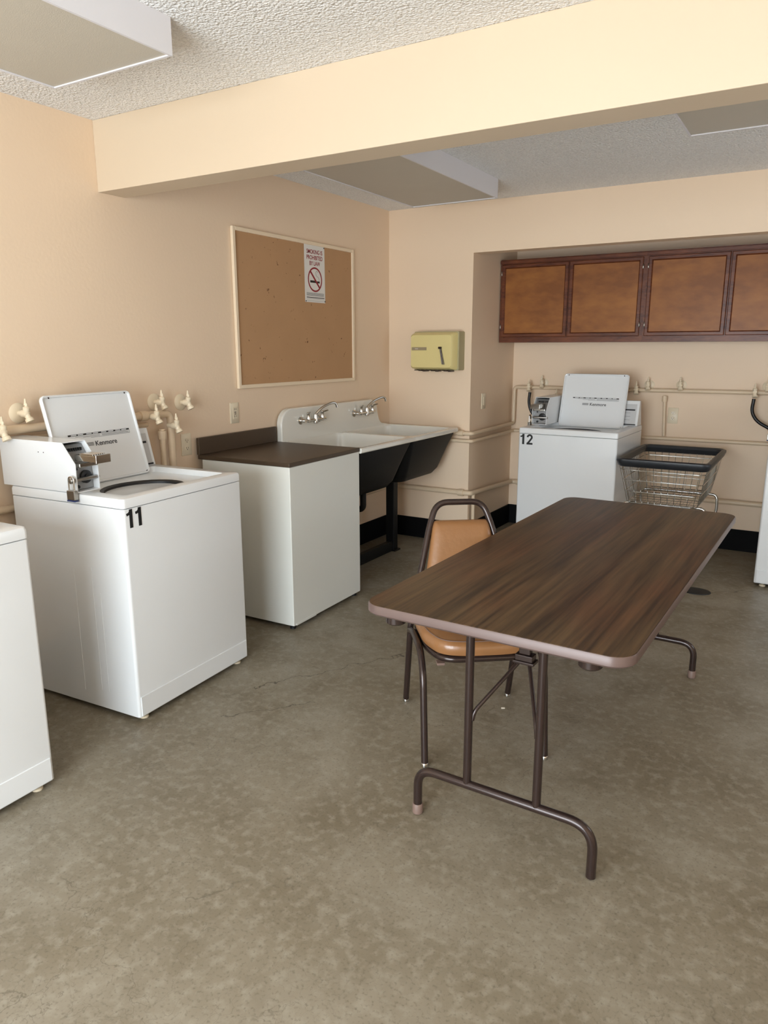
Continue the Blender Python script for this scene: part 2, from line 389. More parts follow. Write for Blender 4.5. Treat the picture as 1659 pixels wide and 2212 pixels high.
# ------------------------------------------------------------------ washers
def lid_mesh():
    # in lid local frame: x 0..w, z 0..h, y thickness (front = -y)
    w, h = .475, .392; bm = B(); cx, cz = w/2, h/2
    def L(wi, hi, r, y): return [(x, y, z) for x, z in rr(cx, cz, wi, hi, r)]
    loft(bm, [L(w-.006, h-.006, .02, .010), L(w, h, .022, .004), L(w, h, .022, -.006), L(w-.008, h-.008, .018, -.011), L(w-.018, h-.018, .014, -.009), L(w-.022, h-.022, .012, -.001)])
    return bm
def washer(label, loc, rz, number=None, coin=True, lid=True):
    t = thing('washing_machine', label, 'washing machine', loc, rz)
    w, d = .687, .634; zg, zt = .872, .9113
    bm = B()
    loft(bm, [z3(rr(w/2, d/2, w-.004, d-.004, .01), .0215), z3(rr(w/2, d/2, w, d, .012), .024), z3(rr(w/2, d/2, w, d, .012), zg-.006), z3(rr(w/2, d/2, w-.006, d-.006, .01), zg-.003)])
    obj('cabinet', bm, M_white, t)
    for (ya, za, zb2) in ((.20, .10, .62), (.30, .08, .60), (.16, .10, .52)):
        bm = B(); box(bm, -.0012, .0004, ya, ya+.003, za, zb2); obj('pressed_seam', bm, M_white, t, bevel=.0005)
    bm = B(); box(bm, .012, w-.012, -.004, .002, .026, .108); obj('toe_panel', bm, M_white, t, bevel=.002)
    # top deck with recessed lid well and tub mouth
    cx, cy = w/2, d/2; rx0, rx1, ry0, ry1 = .055, .632, .045, .475
    rc = ((rx0+rx1)/2, (ry0+ry1)/2, rx1-rx0, ry1-ry0)
    bm = B()
    loft(bm, [z3(rr(cx, cy, w-.01, d-.01, .01), zg-.002), z3(rr(cx, cy, w+.002, d+.002, .014), zg+.001), z3(rr(cx, cy, w+.002, d+.002, .014), zt-.012),
              z3(rr(cx, cy, w-.004, d-.004, .014), zt-.003), z3(rr(cx, cy, w-.018, d-.018, .012), zt),
              z3(rr(*rc, .02), zt), z3(rr(rc[0], rc[1], rc[2]-.008, rc[3]-.008, .018), zt-.006), z3(rr(rc[0], rc[1], rc[2]-.012, rc[3]-.012, .016), zt-.024),
              z3(ell(.325, .225, .185, .155), zt-.028)], cap1=False)
    obj('top_deck', bm, M_white, t)
    bm = B(); loft(bm, [z3(ell(.325, .225, .187, .157), zt-.027), z3(ell(.325, .225, .172, .142), zt-.032), z3(ell(.325, .225, .165, .135), zt-.065)], False, False)
    obj('tub_seal', bm, M_rubber, t)
    bm = B(); loft(bm, [z3(ell(.325, .225, .165, .135), zt-.065), z3(ell(.335, .25, .21, .19), zt-.085), z3(ell(.335, .27, .2, .2), .45)], False, True); obj('tub', bm, M_tub, t)
    bm = B()
    lathe(bm, (.335, .25, .45), (0, 0, 1), [(0, .09), (.02, .06), (.33, .045), (.36, .02)], 16); obj('agitator', bm, M_tub, t)
    for ax, ay in ((.05, .03), (w-.05, .03), (.05, d-.05), (w-.05, d-.05)):
        obj('foot', lathe(B(), (ax, ay, 0), (0, 0, 1), [(0, .018), (.008, .018), (.012, .008), (.024, .008)], 14), M_outlet, t)
    # console at the back, leaning backwards
    bm = B(); cz0, cz1 = zt, 1.085
    prism(bm, [(.505, cz0), (.548, cz1), (.575, cz1), (.62, cz0)], 'X', .125, .682); con = obj('console', bm, M_white, t, bevel=.003)
    sl = Vector((0, .043, cz1-cz0)).normalized(); nrm = Vector((0, -sl.z, sl.y))
    def onc(x, s, off=.0): return Vector((x, .505, cz0))+sl*s+nrm*off
    def cpatch(x0, x1, s0, s1, m, nm, off=.0008):
        bm = B(); vs = [bm.verts.new(onc(*q)) for q in ((x0, s0, off), (x1, s0, off), (x1, s1, off), (x0, s1, off), (x0, s0, 0), (x1, s0, 0), (x1, s1, 0), (x0, s1, 0))]
        for f in ((0, 1, 2, 3), (4, 5, 6, 7), (0, 1, 5, 4), (1, 2, 6, 5), (2, 3, 7, 6), (3, 0, 4, 7)): bm.faces.new([vs[i] for i in f])
        return obj(nm, bm, m, con, smooth=False)
    cpatch(.14, .665, .012, .155, M_console, 'control_panel')
    cpatch(.56, .655, .108, .118, M_ink, 'printed_line', .0014)
    for s_ in (.09, .065, .04): cpatch(.56, .625, s_, s_+.002, M_greyink, 'printed_line', .0014)
    cpatch(.54, .668, .004, .012, M_rubber, 'panel_gasket', .002)
    if lid:
        ld = obj('lid', lid_mesh(), M_white, t, loc=(.12, .462, .887), rot=(-math.atan2(.1, .378), 0, 0))
        yf = -.0015
        bm = B(); box(bm, .085, .42, yf-.0006, yf, .212, .219)
        obj('warning_strip', bm, M_ink, ld, smooth=False)
        bm = B()
        for x_ in (.10, .135, .18, .215, .26, .30, .34, .375): box(bm, x_, x_+.028, yf-.0012, yf-.0006, .2138, .2172)
        objs('warning_lettering', bm, M_white, ld, smooth=False)
        bm = B()
        for k, (xa, xb) in enumerate(((.12, .25), (.16, .25), (.262, .414), (.262, .414), (.262, .414))):
            zz = (.2065, .2025, .2075, .2045, .2015)[k]; box(bm, xa, xb, yf-.0006, yf, zz, zz+.0011)
        box(bm, .4185, .42, yf-.0006, yf, .199, .212); box(bm, .20, .42, yf-.0006, yf, .1975, .1988)
        objs('fine_print', bm, M_greyink, ld, smooth=False)
        text('maker_lettering', 'Kenmore', .030, mat('dark_grey_ink', srgb(70, 70, 74), .5), ld, (.214, yf-.0003, .160), (1, 0, 0), (0, 0, 1), .0004, .0004, sx=1.05)
        bm = B()
        for k in range(3): box(bm, .160, .206, yf-.0006, yf, .163+k*.0055, .1665+k*.0055)
        objs('maker_badge', bm, M_greyink, ld, smooth=False)
        bm = B()
        for x_ in (.035, .44): lathe(bm, (x_, -.0115, .380), (0, -1, 0), [(0, .004), (.002, .003)], 10)
        for x_ in (.45,): tube(bm, [(x_, .0, .003), (x_+.012, -.006, .012)], .004, 8)
        objs('bumper', bm, M_brownmetal, ld)
    if coin:
        # coin box standing along the left edge of the top
        zb = zt+.001
        prof = [(.236, zb), (.236, 1.024), (.300, 1.104), (.672, 1.104), (.672, zb)]
        rec = [(.268, zb+.006), (.268, 1.018), (.318, 1.090), (.672, 1.090), (.672, zb+.006)]
        bm = B(); prism(bm, prof, 'X', 0, .003); prism(bm, prof, 'X', .106, .109)
        box(bm, .003, .106, .300, .672, 1.101, 1.104); box(bm, .003, .106, .669, .672, zb, 1.101); box(bm, .003, .106, .236, .669, zb, zb+.004)
        cb = obj('coin_box', bm, M_white, t, smooth=False)
        obj('face_plate', prism(B(), rec, 'X', .0035, .1055), M_grey, cb, smooth=False)
        bm = B(); lathe(bm, (.02, .20, .0), (0, 0, 1), [(0, .001), (0.001, .001)], 4); bm.clear()
        box(bm, .012, .100, .225, .30, 1.010, 1.026)
        sh = obj('coin_slide', bm, M_chrome, cb, bevel=.003)
        bm = B(); box(bm, .022, .088, .150, .262, 1.034, 1.058); box(bm, .020, .090, .142, .152, 1.030, 1.062)
        for k in range(6): box(bm, .026+k*.0105, .032+k*.0105, .165, .24, 1.058, 1.064)
        obj('coin_tray', bm, M_chrome, cb, bevel=.0015)
        bm = B()
        for k in range(7): box(bm, .022+k*.0105, .027+k*.0105, .268+.030, .306, 1.066, 1.078)
        objs('coin_slot', bm, M_ink, cb, smooth=False)
        lathe_b = lathe(B(), (.068, .269, .966), (0, -1, 0), [(0, .026), (.010, .026), (.012, .022), (.012, .012), (.018, .011)], 20)
        obj('lock_disc', lathe_b, M_black, cb)
        bm = B(); lathe(bm, (.028, .268, 1.0), (0, -1, 0), [(0, .006), (.004, .005)], 12); lathe(bm, (.03, .268, .93), (0, -1, 0), [(0, .008), (.006, .007)], 12)
        objs('small_lock', bm, M_rubber, cb)
        bm = B(); lathe(bm, (-.014, .245, .962), (1, 0, 0), [(0, .005), (.001, .0075), (.126, .0075), (.130, .005)], 16)
        lathe(bm, (-.024, .245, .962), (1, 0, 0), [(0, .006), (.003, .011), (.012, .011), (.014, .006)], 16)
        obj('lock_bar', bm, M_steel, cb)
        bm = B()
        for q in ((.41, 1.060), (.44, 1.060)): lathe(bm, (.0001, q[0], q[1]), (-1, 0, 0), [(0, .0022), (.0012, .002)], 8)
        objs('rivet', bm, M_brownmetal, cb)
    if number:
        c = obj_number(number, t)
    return t
def stroke(bm, pts, w, y0=-.0012, y1=.0001):
    """flat stroke of width w along 2D points (x, z)"""
    P = [Vector(p) for p in pts]; n = len(P); rows = []
    for i, p in enumerate(P):
        d0 = (P[i]-P[i-1]).normalized() if i else (P[1]-P[0]).normalized()
        d1 = (P[i+1]-P[i]).normalized() if i < n-1 else d0
        m = Vector((-(d0+d1).y, (d0+d1).x)).normalized(); k = w/2/max(.5, m.dot(Vector((-d1.y, d1.x))))
        rows.append([bm.verts.new((q.x, y, q.y)) for q in (p+m*k, p-m*k) for y in (y0, y1)])
    for r, q in zip(rows, rows[1:]):
        for i, j in ((0, 1), (1, 3), (3, 2), (2, 0)): bm.faces.new((r[i], r[j], q[j], q[i]))
    for r in (rows[0], rows[-1]): bm.faces.new((r[0], r[1], r[3], r[2]))
def obj_number(s, t):
    bm = B(); z0, z1 = .795, .867
    def one(x): stroke(bm, [(x+.027, z0), (x+.027, z1)], .015); stroke(bm, [(x+.006, z1-.019), (x+.018, z1-.016), (x+.026, z1-.006)], .010)
    def two(x):
        c = (x+.024, z1-.021); r = .0155
        pts = [(c[0]+r*math.cos(a), c[1]+r*.95*math.sin(a)) for a in [PI*1.02-(PI*1.02+.62)*k/14 for k in range(15)]]
        stroke(bm, pts+[(x+.022, z0+.022), (x+.011, z0+.010)], .0125); stroke(bm, [(x+.002, z0+.006), (x+.046, z0+.006)], .0125)
    one(.008)
    if s == '11': one(.052)
    else: two(.058)
    return obj('number_sticker', bm, M_ink, t, smooth=False)

AR = .0561
w11 = washer('white top-loading washer numbered 11, lid open, coin box and padlock', (.7131, .7457, 0), PI/2+AR, '11')
w12 = washer('white top-loading washer numbered 12, lid open, in the alcove beside the cart', (1.0838, 3.8576, 0), -.0287, '12')
w10 = washer('unnumbered bright white washer cut off by the picture\'s left edge', (.806, -.375, 0), PI/2+.02, None, coin=True, lid=True)
w13 = washer('white washer cut off by the picture\'s right edge, right of the alcove', (2.645, 3.894, 0), 0, None)

def padlock(label, root, rz):
    # root: washer empty; hangs from the lock bar's left end
    Mw = Matrix.Translation(root.location) @ Matrix.Rotation(root.rotation_euler.z, 4, 'Z')
    p = Mw @ Vector((-.0175, .245, .972))
    t = thing('padlock', label, 'padlock', p, root.rotation_euler.z)
    bm = B(); box(bm, -.0095, .0095, -.0215, .0215, -.083, -.046); obj('body', bm, M_steel, t, bevel=.003)
    bm = B(); box(bm, -.0100, .0100, -.0225, .0225, -.0895, -.083); obj('bumper', bm, M_blue, t, bevel=.002)
    bm = B(); tube(bm, roundpath([(0, -.014, -.048), (0, -.014, .006), (0, .014, .006), (0, .014, -.048)], .013, 8), .0035, 10); obj('shackle', bm, M_chrome, t)
    return t
padlock('steel padlock with blue bottom hanging from the coin box of washer 11', w11, 0)
padlock('small padlock hanging from the coin box of washer 12', w12, 0)
padlock('small padlock at the right picture edge, on the cut-off washer', w13, 0)

# ------------------------------------------------------------------ counter cabinet
KX, KY0, KY1, KR = .6375, 1.8361, 2.505, .0221
t = thing('counter_cabinet', 'plain white cabinet with a brown laminate top and backsplash, beside the sink', 'cabinet', (KX, KY0, 0), KR)
kw = KY1-KY0
bm = B(); box(bm, -.585, 0, 0, kw, .0232, .8704); obj('body', bm, M_panel, t, bevel=.004)
bm = B(); box(bm, -.612, .003, -.003, kw+.003, .8704, .8931); obj('countertop', bm, M_counter, t, bevel=.003)
bm = B(); box(bm, -.618, -.598, -.003, kw+.003, .8931, .985); obj('backsplash', bm, M_counter, t, bevel=.003)
bm = B(); box(bm, .0, .0035, .02, .20, .0235, .034); obj('bottom_strip', bm, M_panel, t, smooth=False)
for q in ((-.02, .03), (-.02, kw-.03), (-.55, .03)):
    obj('foot', lathe(B(), (q[0]-.01, q[1], 0), (0, 0, 1), [(0, .016), (.01, .016), (.014, .008), (.025, .008)], 12), M_rubber, t)

# ------------------------------------------------------------------ sink
SY0, SY1 = 2.512, 3.815; SF = .635; ZR = .888
t = thing('double_sink', 'white porcelain double laundry sink with high back and black underside', 'sink', (0.3, (SY0+SY1)/2, 0), 0)
def S(x, y, z): return (x-.3, y-(SY0+SY1)/2, z)
bm = B()
# backsplash as extruded outline with rounded top corners
ys = []; top = 1.088
def arc(cy_, cz_, r, a0, a1, n=8): return [(cy_+r*math.cos(a0+(a1-a0)*k/n), cz_+r*math.sin(a0+(a1-a0)*k/n)) for k in range(n+1)]
out = [(SY0, ZR-.02)]+arc(SY0+.10, top-.10, .10, PI, PI/2)+arc(SY1-.17-.09, top-.09, .09, PI/2, 0)[0:]+[(SY1-.165, .985)]+[(SY1-.16+.09*(1-math.cos(a)), .985-.085*math.sin(a)) for a in [k*PI/2/7 for k in range(1, 8)]]+[(SY1, ZR), (SY1, ZR-.02)]
vs = []
for x0, x1, ins in ((.008, .052, 0),):
    prism(bm, [(y-(SY0+SY1)/2, z) for y, z in out], 'X', x0-.3, x1-.3)
obj('back', bm, M_porc, t, bevel=.012, seg=4)
def basin_loops(y0, y1, out=False):
    cy_ = (y0+y1)/2; wy = y1-y0; x0, x1 = .06, .60
    def L(xa, xb, w, r, z): return [S(x, y, z) for x, y in rr((xa+xb)/2, cy_, xb-xa, w, r)]
    return L
mid = (SY0+SY1)/2
halves = ((SY0, mid), (mid, SY1))
bm = B()
for (a, b) in halves:
    L = basin_loops(a, b); w = b-a
    cy_ = (a+b)/2
    def LL(xa, xb, w_, r, z): return [S(x, y, z) for x, y in rr((xa+xb)/2, cy_, xb-xa, w_, r)]
    loft(bm, [LL(.04, SF-.006, w, .002, ZR-.030), LL(.04, SF, w, .002, ZR-.024), LL(.04, SF, w, .002, ZR-.006), LL(.04, SF-.006, w, .004, ZR), LL(.052, SF-.035, w-.05, .05, ZR-.001), LL(.056, SF-.042, w-.062, .06, ZR-.012),
              LL(.062, .54, w-.08, .06, ZR-.16), LL(.07, .50, w-.11, .07, .60), LL(.10, .45, w-.2, .08, .585)], cap0=False)
obj('basin', bm, M_porc, t)
for (a, b), nm in zip(halves, 'ab'):
    w = b-a; cy_ = (a+b)/2
    def LL(xa, xb, w_, r, z): return [S(x, y, z) for x, y in rr((xa+xb)/2, cy_, xb-xa, w_, r)]
    bm = B(); loft(bm, [LL(.045, SF-.022, w-.006, .02, ZR-.028), LL(.047, .575, w-.03, .05, .76), LL(.055, .515, w-.075, .07, .60), LL(.07, .485, w-.12, .08, .560), LL(.1, .45, w-.2, .08, .548)], cap0=False)
    obj('basin_underside', bm, M_blackgloss, t)
# feet / pedestals
for i, yy in enumerate((SY0+.33, 3.47)):
    bm = B(); box(bm, .245-.3, .31-.3, yy-.03-mid, yy+.03-mid, 0, .56); box(bm, .225-.3, .33-.3, yy-.04-mid, yy+.04-mid, 0, .012)
    obj('leg', bm, M_blackgloss, t, bevel=.004)
bm = B(); box(bm, .262-.3, .30-.3, SY0+.35-mid, 3.445-mid, .0, .075); obj('foot_rail', bm, M_blackgloss, t, bevel=.004)
bm = B(); tube(bm, roundpath([S(.42, 2.86, .57), S(.42, 2.86, .44), S(.36, 2.86, .43), S(.30, 2.86, .50), S(.20, 2.86, .50), S(.06, 2.86, .50)], .05), .02, 12); obj('drain_trap', bm, M_blackgloss, t)
def faucet(label, yc, zc):
    t = thing('sink_faucet', label, 'faucet', (.055, yc, zc), 0, 'chrome faucets on the sink back')
    for s in (-1, 1):
        bm = B(); lathe(bm, (-.003, s*.10, 0), (1, 0, 0), [(0, .024), (.006, .025), (.012, .018), (.02, .013), (.05, .012)], 18); obj('flange', bm, M_chrome, t)
        bm = B(); lathe(bm, (.045, s*.075, -.012), (0, 0, 1), [(0, .011), (.03, .013), (.045, .009), (.05, .012), (.062, .012), (.066, .006)], 14)
        tube(bm, [(.045, s*.075, .044), (.075, s*.10, .056)], [.006, .004], 8); obj('handle', bm, M_chrome, t)
    bm = B(); tube(bm, [(.045, -.105, 0), (.045, .105, 0)], .0115, 14)
    lathe(bm, (.045, 0, -.025), (0, 0, 1), [(0, .010), (.004, .016), (.03, .017), (.05, .012), (.06, .013), (.066, .010)], 16); obj('body', bm, M_chrome, t)
    bm = B(); tube(bm, roundpath([(.045, 0, .035), (.075, .035, .080), (.11, .09, .105), (.125, .115, .104), (.130, .122, .075)], .03), [.0085]*100 if False else .008, 12)
    obj('spout', bm, M_chrome, t); return t
faucet('chrome faucet on the sink back, over the left basin', 2.80, 1.005)
faucet('chrome faucet on the sink back, over the right basin', 3.42, 1.005)

# ------------------------------------------------------------------ notice board and sign
by0, by1, bz0, bz1 = 2.182, 3.395, 1.228, 2.112
t = thing('notice_board', 'empty tan pin board in a cream frame on the left wall', 'notice board', (0, (by0+by1)/2, (bz0+bz1)/2))
cw, chh = (by1-by0)/2, (bz1-bz0)/2
bm = B(); box(bm, .001, .010, -cw+.01, cw-.01, -chh+.01, chh-.01); obj('board_panel', bm, M_cork, t, smooth=False)
bm = B(); q = .022
for a in ((-cw, -cw+q, -chh, chh), (cw-q, cw, -chh, chh), (-cw+q, cw-q, -chh, -chh+q), (-cw+q, cw-q, chh-q, chh)): box(bm, .001, .020, *a)
obj('frame', bm, M_frame, t, bevel=.003)
sy0, sy1, sz0, sz1 = 2.838, 3.055, 1.742, 2.092
t = thing('no_smoking_sign', 'white no smoking sign pinned to the board, red lettering and red circle', 'sign', (.011, sy0, sz0))
obj('sheet', box(B(), 0, .0012, 0, sy1-sy0, 0, sz1-sz0), M_paper, t, smooth=False)
cy_ = (sy1-sy0)/2
for body, z_, s_ in (('SMOKING IS', .297, .036), ('PROHIBITED', .262, .036), ('BY LAW', .227, .036)):
    text('lettering', body, s_, M_red, t, (.0014, cy_, z_), (0, 1, 0), (0, 0, 1), .0003, .0005, 'CENTER', sx=.86)
bm = B(); R_, r_ = .076, .066; n = 48; cz_ = .141
rings = [[bm.verts.new((x, cy_+rad*math.cos(2*PI*k/n), cz_+rad*math.sin(2*PI*k/n))) for k in range(n)] for rad, x in ((R_, .0013), (R_, .0018), (r_, .0018), (r_, .0013))]
for a, b in zip(rings, rings[1:]+rings[:1]):
    for i in range(n): bm.faces.new((a[i], a[(i+1) % n], b[(i+1) % n], b[i]))
dx = .050; wv = .0045
prism(bm, [(cy_-dx-wv, cz_+dx-wv), (cy_-dx+wv, cz_+dx+wv), (cy_+dx+wv, cz_-dx+wv), (cy_+dx-wv, cz_-dx-wv)], 'X', .0013, .0019)
obj('prohibition_circle', bm, M_red, t, smooth=False)
bm = B(); box(bm, .0013, .0016, cy_-.052, cy_+.012, cz_-.020, cz_-.006); box(bm, .0013, .0016, cy_+.022, cy_+.05, cz_-.020, cz_-.008)
objs('cigarette', bm, M_ink, t, smooth=False)
bm = B(); tube(bm, roundpath([(.0015, cy_+.045, cz_-.004), (.0015, cy_+.040, cz_+.015), (.0015, cy_+.015, cz_+.022), (.0015, cy_+.006, cz_+.045), (.0015, cy_+.022, cz_+.056), (.0015, cy_+.032, cz_+.045)], .012), .0009, 6)
obj('smoke_curl', bm, M_greyink, t)
bm = B()
for k in range(6): box(bm, .0013, .0016, .016, sy1-sy0-.014, .040+k*.0035, .0418+k*.0035)
for z_ in (.0215, .009): box(bm, .0013, .0016, .016, sy1-sy0-.01, z_, z_+.0012)
objs('fine_print', bm, M_greyink, t, smooth=False)
bm = B(); box(bm, .0013, .0016, .016, sy1-sy0-.01, .0275, .032); obj('bold_line', bm, M_ink, t, smooth=False)
bm = B()
for a, b in ((.006, .006), (sy1-sy0-.005, .01), (sy1-sy0-.008, sz1-sz0-.008)): lathe(bm, (.0013, a, b), (1, 0, 0), [(0, .003), (.003, .004), (.004, .002)], 10)
objs('pin', bm, M_brownmetal, t)

# ------------------------------------------------------------------ towel dispenser
t = thing('towel_dispenser', 'yellowed paper towel dispenser with a lever, on the back wall', 'towel dispenser', (.452, YW, 1.433))
bm = B(); a, z = .180, .137
loft(bm, [[(x, 0, zz) for x, zz in rr(0, 0, 2*a, 2*z, .01)], [(x, -.095, zz) for x, zz in rr(0, 0, 2*a, 2*z, .012)]])
obj('back_case', bm, M_yshade, t)
bm = B()
loft(bm, [[(x-.006, -.085, zz) for x, zz in rr(0, 0, 2*a-.006, 2*z-.006, .015)], [(x-.010, -.150, zz) for x, zz in rr(0, -.002, 2*a-.024, 2*z-.03, .02)], [(x-.012, -.162, zz) for x, zz in rr(0, -.002, 2*a-.04, 2*z-.05, .02)]])
obj('front_cover', bm, M_yellow, t)
bm = B(); box(bm, -.165, -.045, -.1645, -.160, .005, .027); obj('nameplate', bm, mat('taupe_strip', srgb(150, 134, 106), .4), t, smooth=False)
bm = B(); box(bm, -.137, -.112, -.1655, -.1643, .0145, .0175); obj('nameplate_mark', bm, M_paper, t, smooth=False)
bm = B(); prism(bm, [(.062, .018), (.076, .018), (.102, -.094), (.082, -.094)], 'Y', -.172, -.160); obj('lever_slot', bm, mat('lever_grey', srgb(120, 110, 90), .4), t, bevel=.002)
bm = B(); tube(bm, [(.058, -.176, .022), (.080, -.176, .022)], .008, 10); tube(bm, [(.072, -.176, .02), (.090, -.176, -.088)], .004, 8); obj('lever', bm, M_brownmetal, t)
bm = B(); 
for k in range(9): box(bm, -.150+k*.034, -.128+k*.034, -.150, -.09, -.139-.003*(k % 3), -.134)
obj('paper_mouth', bm, M_brownmetal, t, smooth=False)

# ------------------------------------------------------------------ wall cabinets
CY0 = 4.408; cxs = (.69, 1.755, 2.82, 3.6)
def door(parent, x0, x1, z0, z1, hinge_left):
    bm = B(); s = .030; y0, y1 = -.016, 0
    pr = [(0, 0), (.0, 0)]
    # mitred frame with bevelled inner lip
    def Lp(i, y): return [(x0+i, y, z0+i), (x1-i, y, z0+i), (x1-i, y, z1-i), (x0+i, y, z1-i)]
    loft(bm, [Lp(0, y1), Lp(0, y0+.004), Lp(.004, y0), Lp(s-.008, y0), Lp(s, y0+.010), Lp(s, y1)], False, False)
    d = obj('door', bm, M_stile, parent, smooth=False)
    bm = B(); box(bm, x0+s-.002, x1-s+.002, y0+.009, y1, z0+s-.002, z1-s+.002)
    obj('door_panel', bm, M_ply, d, smooth=False)
    bm = B(); hx = x0 if hinge_left else x1
    for hz in (z0+.06, z1-.08): lathe(bm, (hx, y0-.001, hz), (0, 0, 1), [(0, .003), (.002, .0045), (.030, .0045), (.032, .003)], 10)
    objs('hinge', bm, M_steel, d)
labels = ('wooden wall cabinet with two amber doors, leftmost in the alcove', 'wooden wall cabinet above the laundry cart, cut off by the right edge', 'wooden wall cabinet beyond the picture, right end of the alcove')
for k in range(2):
    xa, xb = cxs[k], cxs[k+1]
    t = thing('wall_cabinet', labels[k], 'wall cabinet', (xa, CY0, 1.494))
    w = xb-xa; h = .604
    bm = B(); box(bm, 0, w, .0, YW2-CY0, 0, h); obj('carcass', bm, M_stile, t, smooth=False)
    bm = B(); box(bm, -.004 if k else 0, w+.0, -.020, 0.0, h-.030, h-.006); obj('top_rail', bm, M_stile, t, bevel=.003)
    bm = B(); box(bm, 0, w, -.006, 0, 0, .034); box(bm, 0, w, -.006, 0, h-.034, h)
    box(bm, 0, .030, -.006, 0, .034, h-.034); box(bm, w-.030, w, -.006, 0, .034, h-.034)
    obj('face_frame', bm, M_stile, t, smooth=False)
    hold = t
    m_ = w/2-.005
    for (a, b, hl) in ((.012, m_-.004, True), (m_+.004, w-.022, False)):
        door(hold, a, b, .040, h-.036, hl)
# ------------------------------------------------------------------ table
TX, TY, TR, TW, TL, TZ = 1.8217, .6471, -.0239, .768, 1.823, .741
t = thing('folding_table', 'brown wood-grain folding table with rounded corners, on tubular metal legs', 'table', (TX, TY, 0), TR)
bm = B()
def TLp(i, r, z): return [(x, y, z) for x, y in rr(TW/2, TL/2, TW-2*i, TL-2*i, r, 48)]
loft(bm, [TLp(.004, .060, TZ-.004), TLp(.004, .060, TZ)]); obj('tabletop', bm, M_table, t)
bm = B(); loft(bm, [TLp(.03, .045, TZ-.030), TLp(.006, .058, TZ-.031), TLp(.0, .063, TZ-.025), TLp(.0, .063, TZ-.008), TLp(.003, .061, TZ-.001), TLp(.006, .058, TZ-.0025)], True, True)
obj('edge_band', bm, M_edge, t)
bm = B()
for xx in (.085, TW-.085): box(bm, xx-.012, xx+.012, .12, TL-.12, TZ-.052, TZ-.031)
obj('side_rail', bm, M_brownmetal, t, bevel=.003)
for yy, sg in ((.165, 1), (TL-.145, -1)):
    bm = B(); x0, x1 = .105, .665; zt_ = .160; r = .0140
    bm2 = tube(B(), roundpath([(x0, yy, .03), (x0, yy, zt_), (x1, yy, zt_), (x1, yy, .004 if sg > 0 else .03)], .085, 10), r, 16)
    lf = obj('foot_tube', bm2, M_brownmetal, t)
    caps = (x0,) if sg > 0 else (x0, x1)
    for xx in caps: obj('foot_cap', lathe(B(), (xx, yy, 0), (0, 0, 1), [(0, .014), (.003, .017), (.032, .017), (.035, .015)], 18), M_foot, lf)
    for xx in (.276, .497): obj('leg', tube(B(), [(xx, yy, zt_), (xx, yy, .700)], .0128, 16), M_brownmetal, t)
    # cross tube under the top, brace and lock
    ya = yy+sg*.155; xm = .387
    bm = B(); tube(bm, [(.15, yy, .695), (TW-.15, yy, .695)], .012, 12)
    for xx in (.10, TW-.10): box(bm, xx-.05, xx+.05, yy-.02, yy+.02, .683, .711)
    obj('pivot_rod', bm, M_brownmetal, t, bevel=.002)
    bm = B()
    for xx, zz in ((.286, .405), (.487, .405)):
        tube(bm, roundpath([(xx, yy+sg*.004, zz-.03), (xx+(xm-xx)*.05, yy+sg*.01, zz), (xm+(xx-xm)*.12, ya, .535)], .02), [.0065]*9 if False else .0065, 10)
    obj('brace', bm, M_brownmetal, t)
    bm = B(); box(bm, xm-.028, xm+.028, ya-.018, ya+.018, .535, .555); box(bm, xm-.018, xm+.018, ya-.012, ya+.012, .555, .600)
    box(bm, xm-.034, xm+.034, ya-.022, ya+.022, .526, .536)
    obj('brace_lock', bm, M_brownmetal, t, bevel=.003)
    bm = B(); tube(bm, [(xm, ya, .590), (xm, ya+sg*.16, .700)], .008, 10); box(bm, xm-.05, xm+.05, ya+sg*.16-.012, ya+sg*.16+.012, .690, .711); obj('brace_arm', bm, M_brownmetal, t)
# tubular rings at the table corners (leg rests)
for xx in (.085, .655):
    bm = B(); lathe(bm, (xx, .062, TZ-.064), (0, 0, 1), [(0, .026), (.004, .030), (.033, .030)], 20); obj('corner_plug', bm, M_brownmetal, t)

# ------------------------------------------------------------------ chair
Bf, Cf = Vector((1.527, 1.453, 0)), Vector((1.878, 1.716, 0))
mid_ = (Bf+Cf)/2; f_ = Vector((.601, -.799, 0))
t = thing('stacking_chair', 'tan vinyl chair with brown tube frame, pushed under the folding table', 'chair', mid_, math.atan2(-f_.x, f_.y))
hw = .2193
def side(s):
    return s*hw
# back frame: rear legs and loop are one tube
def back_pts():
    L = []
    L += [(-hw, 0, .01), (-hw, .105, .335), (-hw+.004, .112, .42), (-hw+.050, .060, .590), (-hw+.093, -.005, .760), (-hw+.125, -.035, .848)]
    R_ = [(-x, y, z) for x, y, z in L[::-1]]
    return L+R_
p = back_pts(); rad = [0, .05, .08, .1, .08, .05, .05, .08, .1, .08, .05, 0]
pl_ = roundpath(p, rad, 8)
# split in three: rear legs, loop
zs = .42
i0 = next(i for i, v in enumerate(pl_) if v.z >= zs); i1 = len(pl_)-i0
obj('rear_leg', tube(B(), pl_[:i0+1], .0125, 14), M_brownmetal, t)
obj('rear_leg', tube(B(), pl_[i1-1:], .0125, 14), M_brownmetal, t)
obj('back_frame', tube(B(), pl_[i0:i1], .0125, 14), M_brownmetal, t)
for s in (-1, 1):
    bm = tube(B(), roundpath([(s*(hw+.001), .115, .365), (s*(hw+.001), .20, .395), (s*(hw+.001), .385, .397), (s*(hw+.001), .450, .330), (s*(hw), .498, .01)], [0, .05, .07, .08, 0], 8), .0125, 14)
    obj('front_leg', bm, M_brownmetal, t)
bm = B()
fr = [(-.195, .10, .392), (.195, .10, .392), (.195, .36, .392), (.150, .470, .392), (-.150, .470, .392), (-.195, .36, .392)]
tube(bm, roundpath(fr, .06, 6, closed=True), .0125, 12, closed=True)
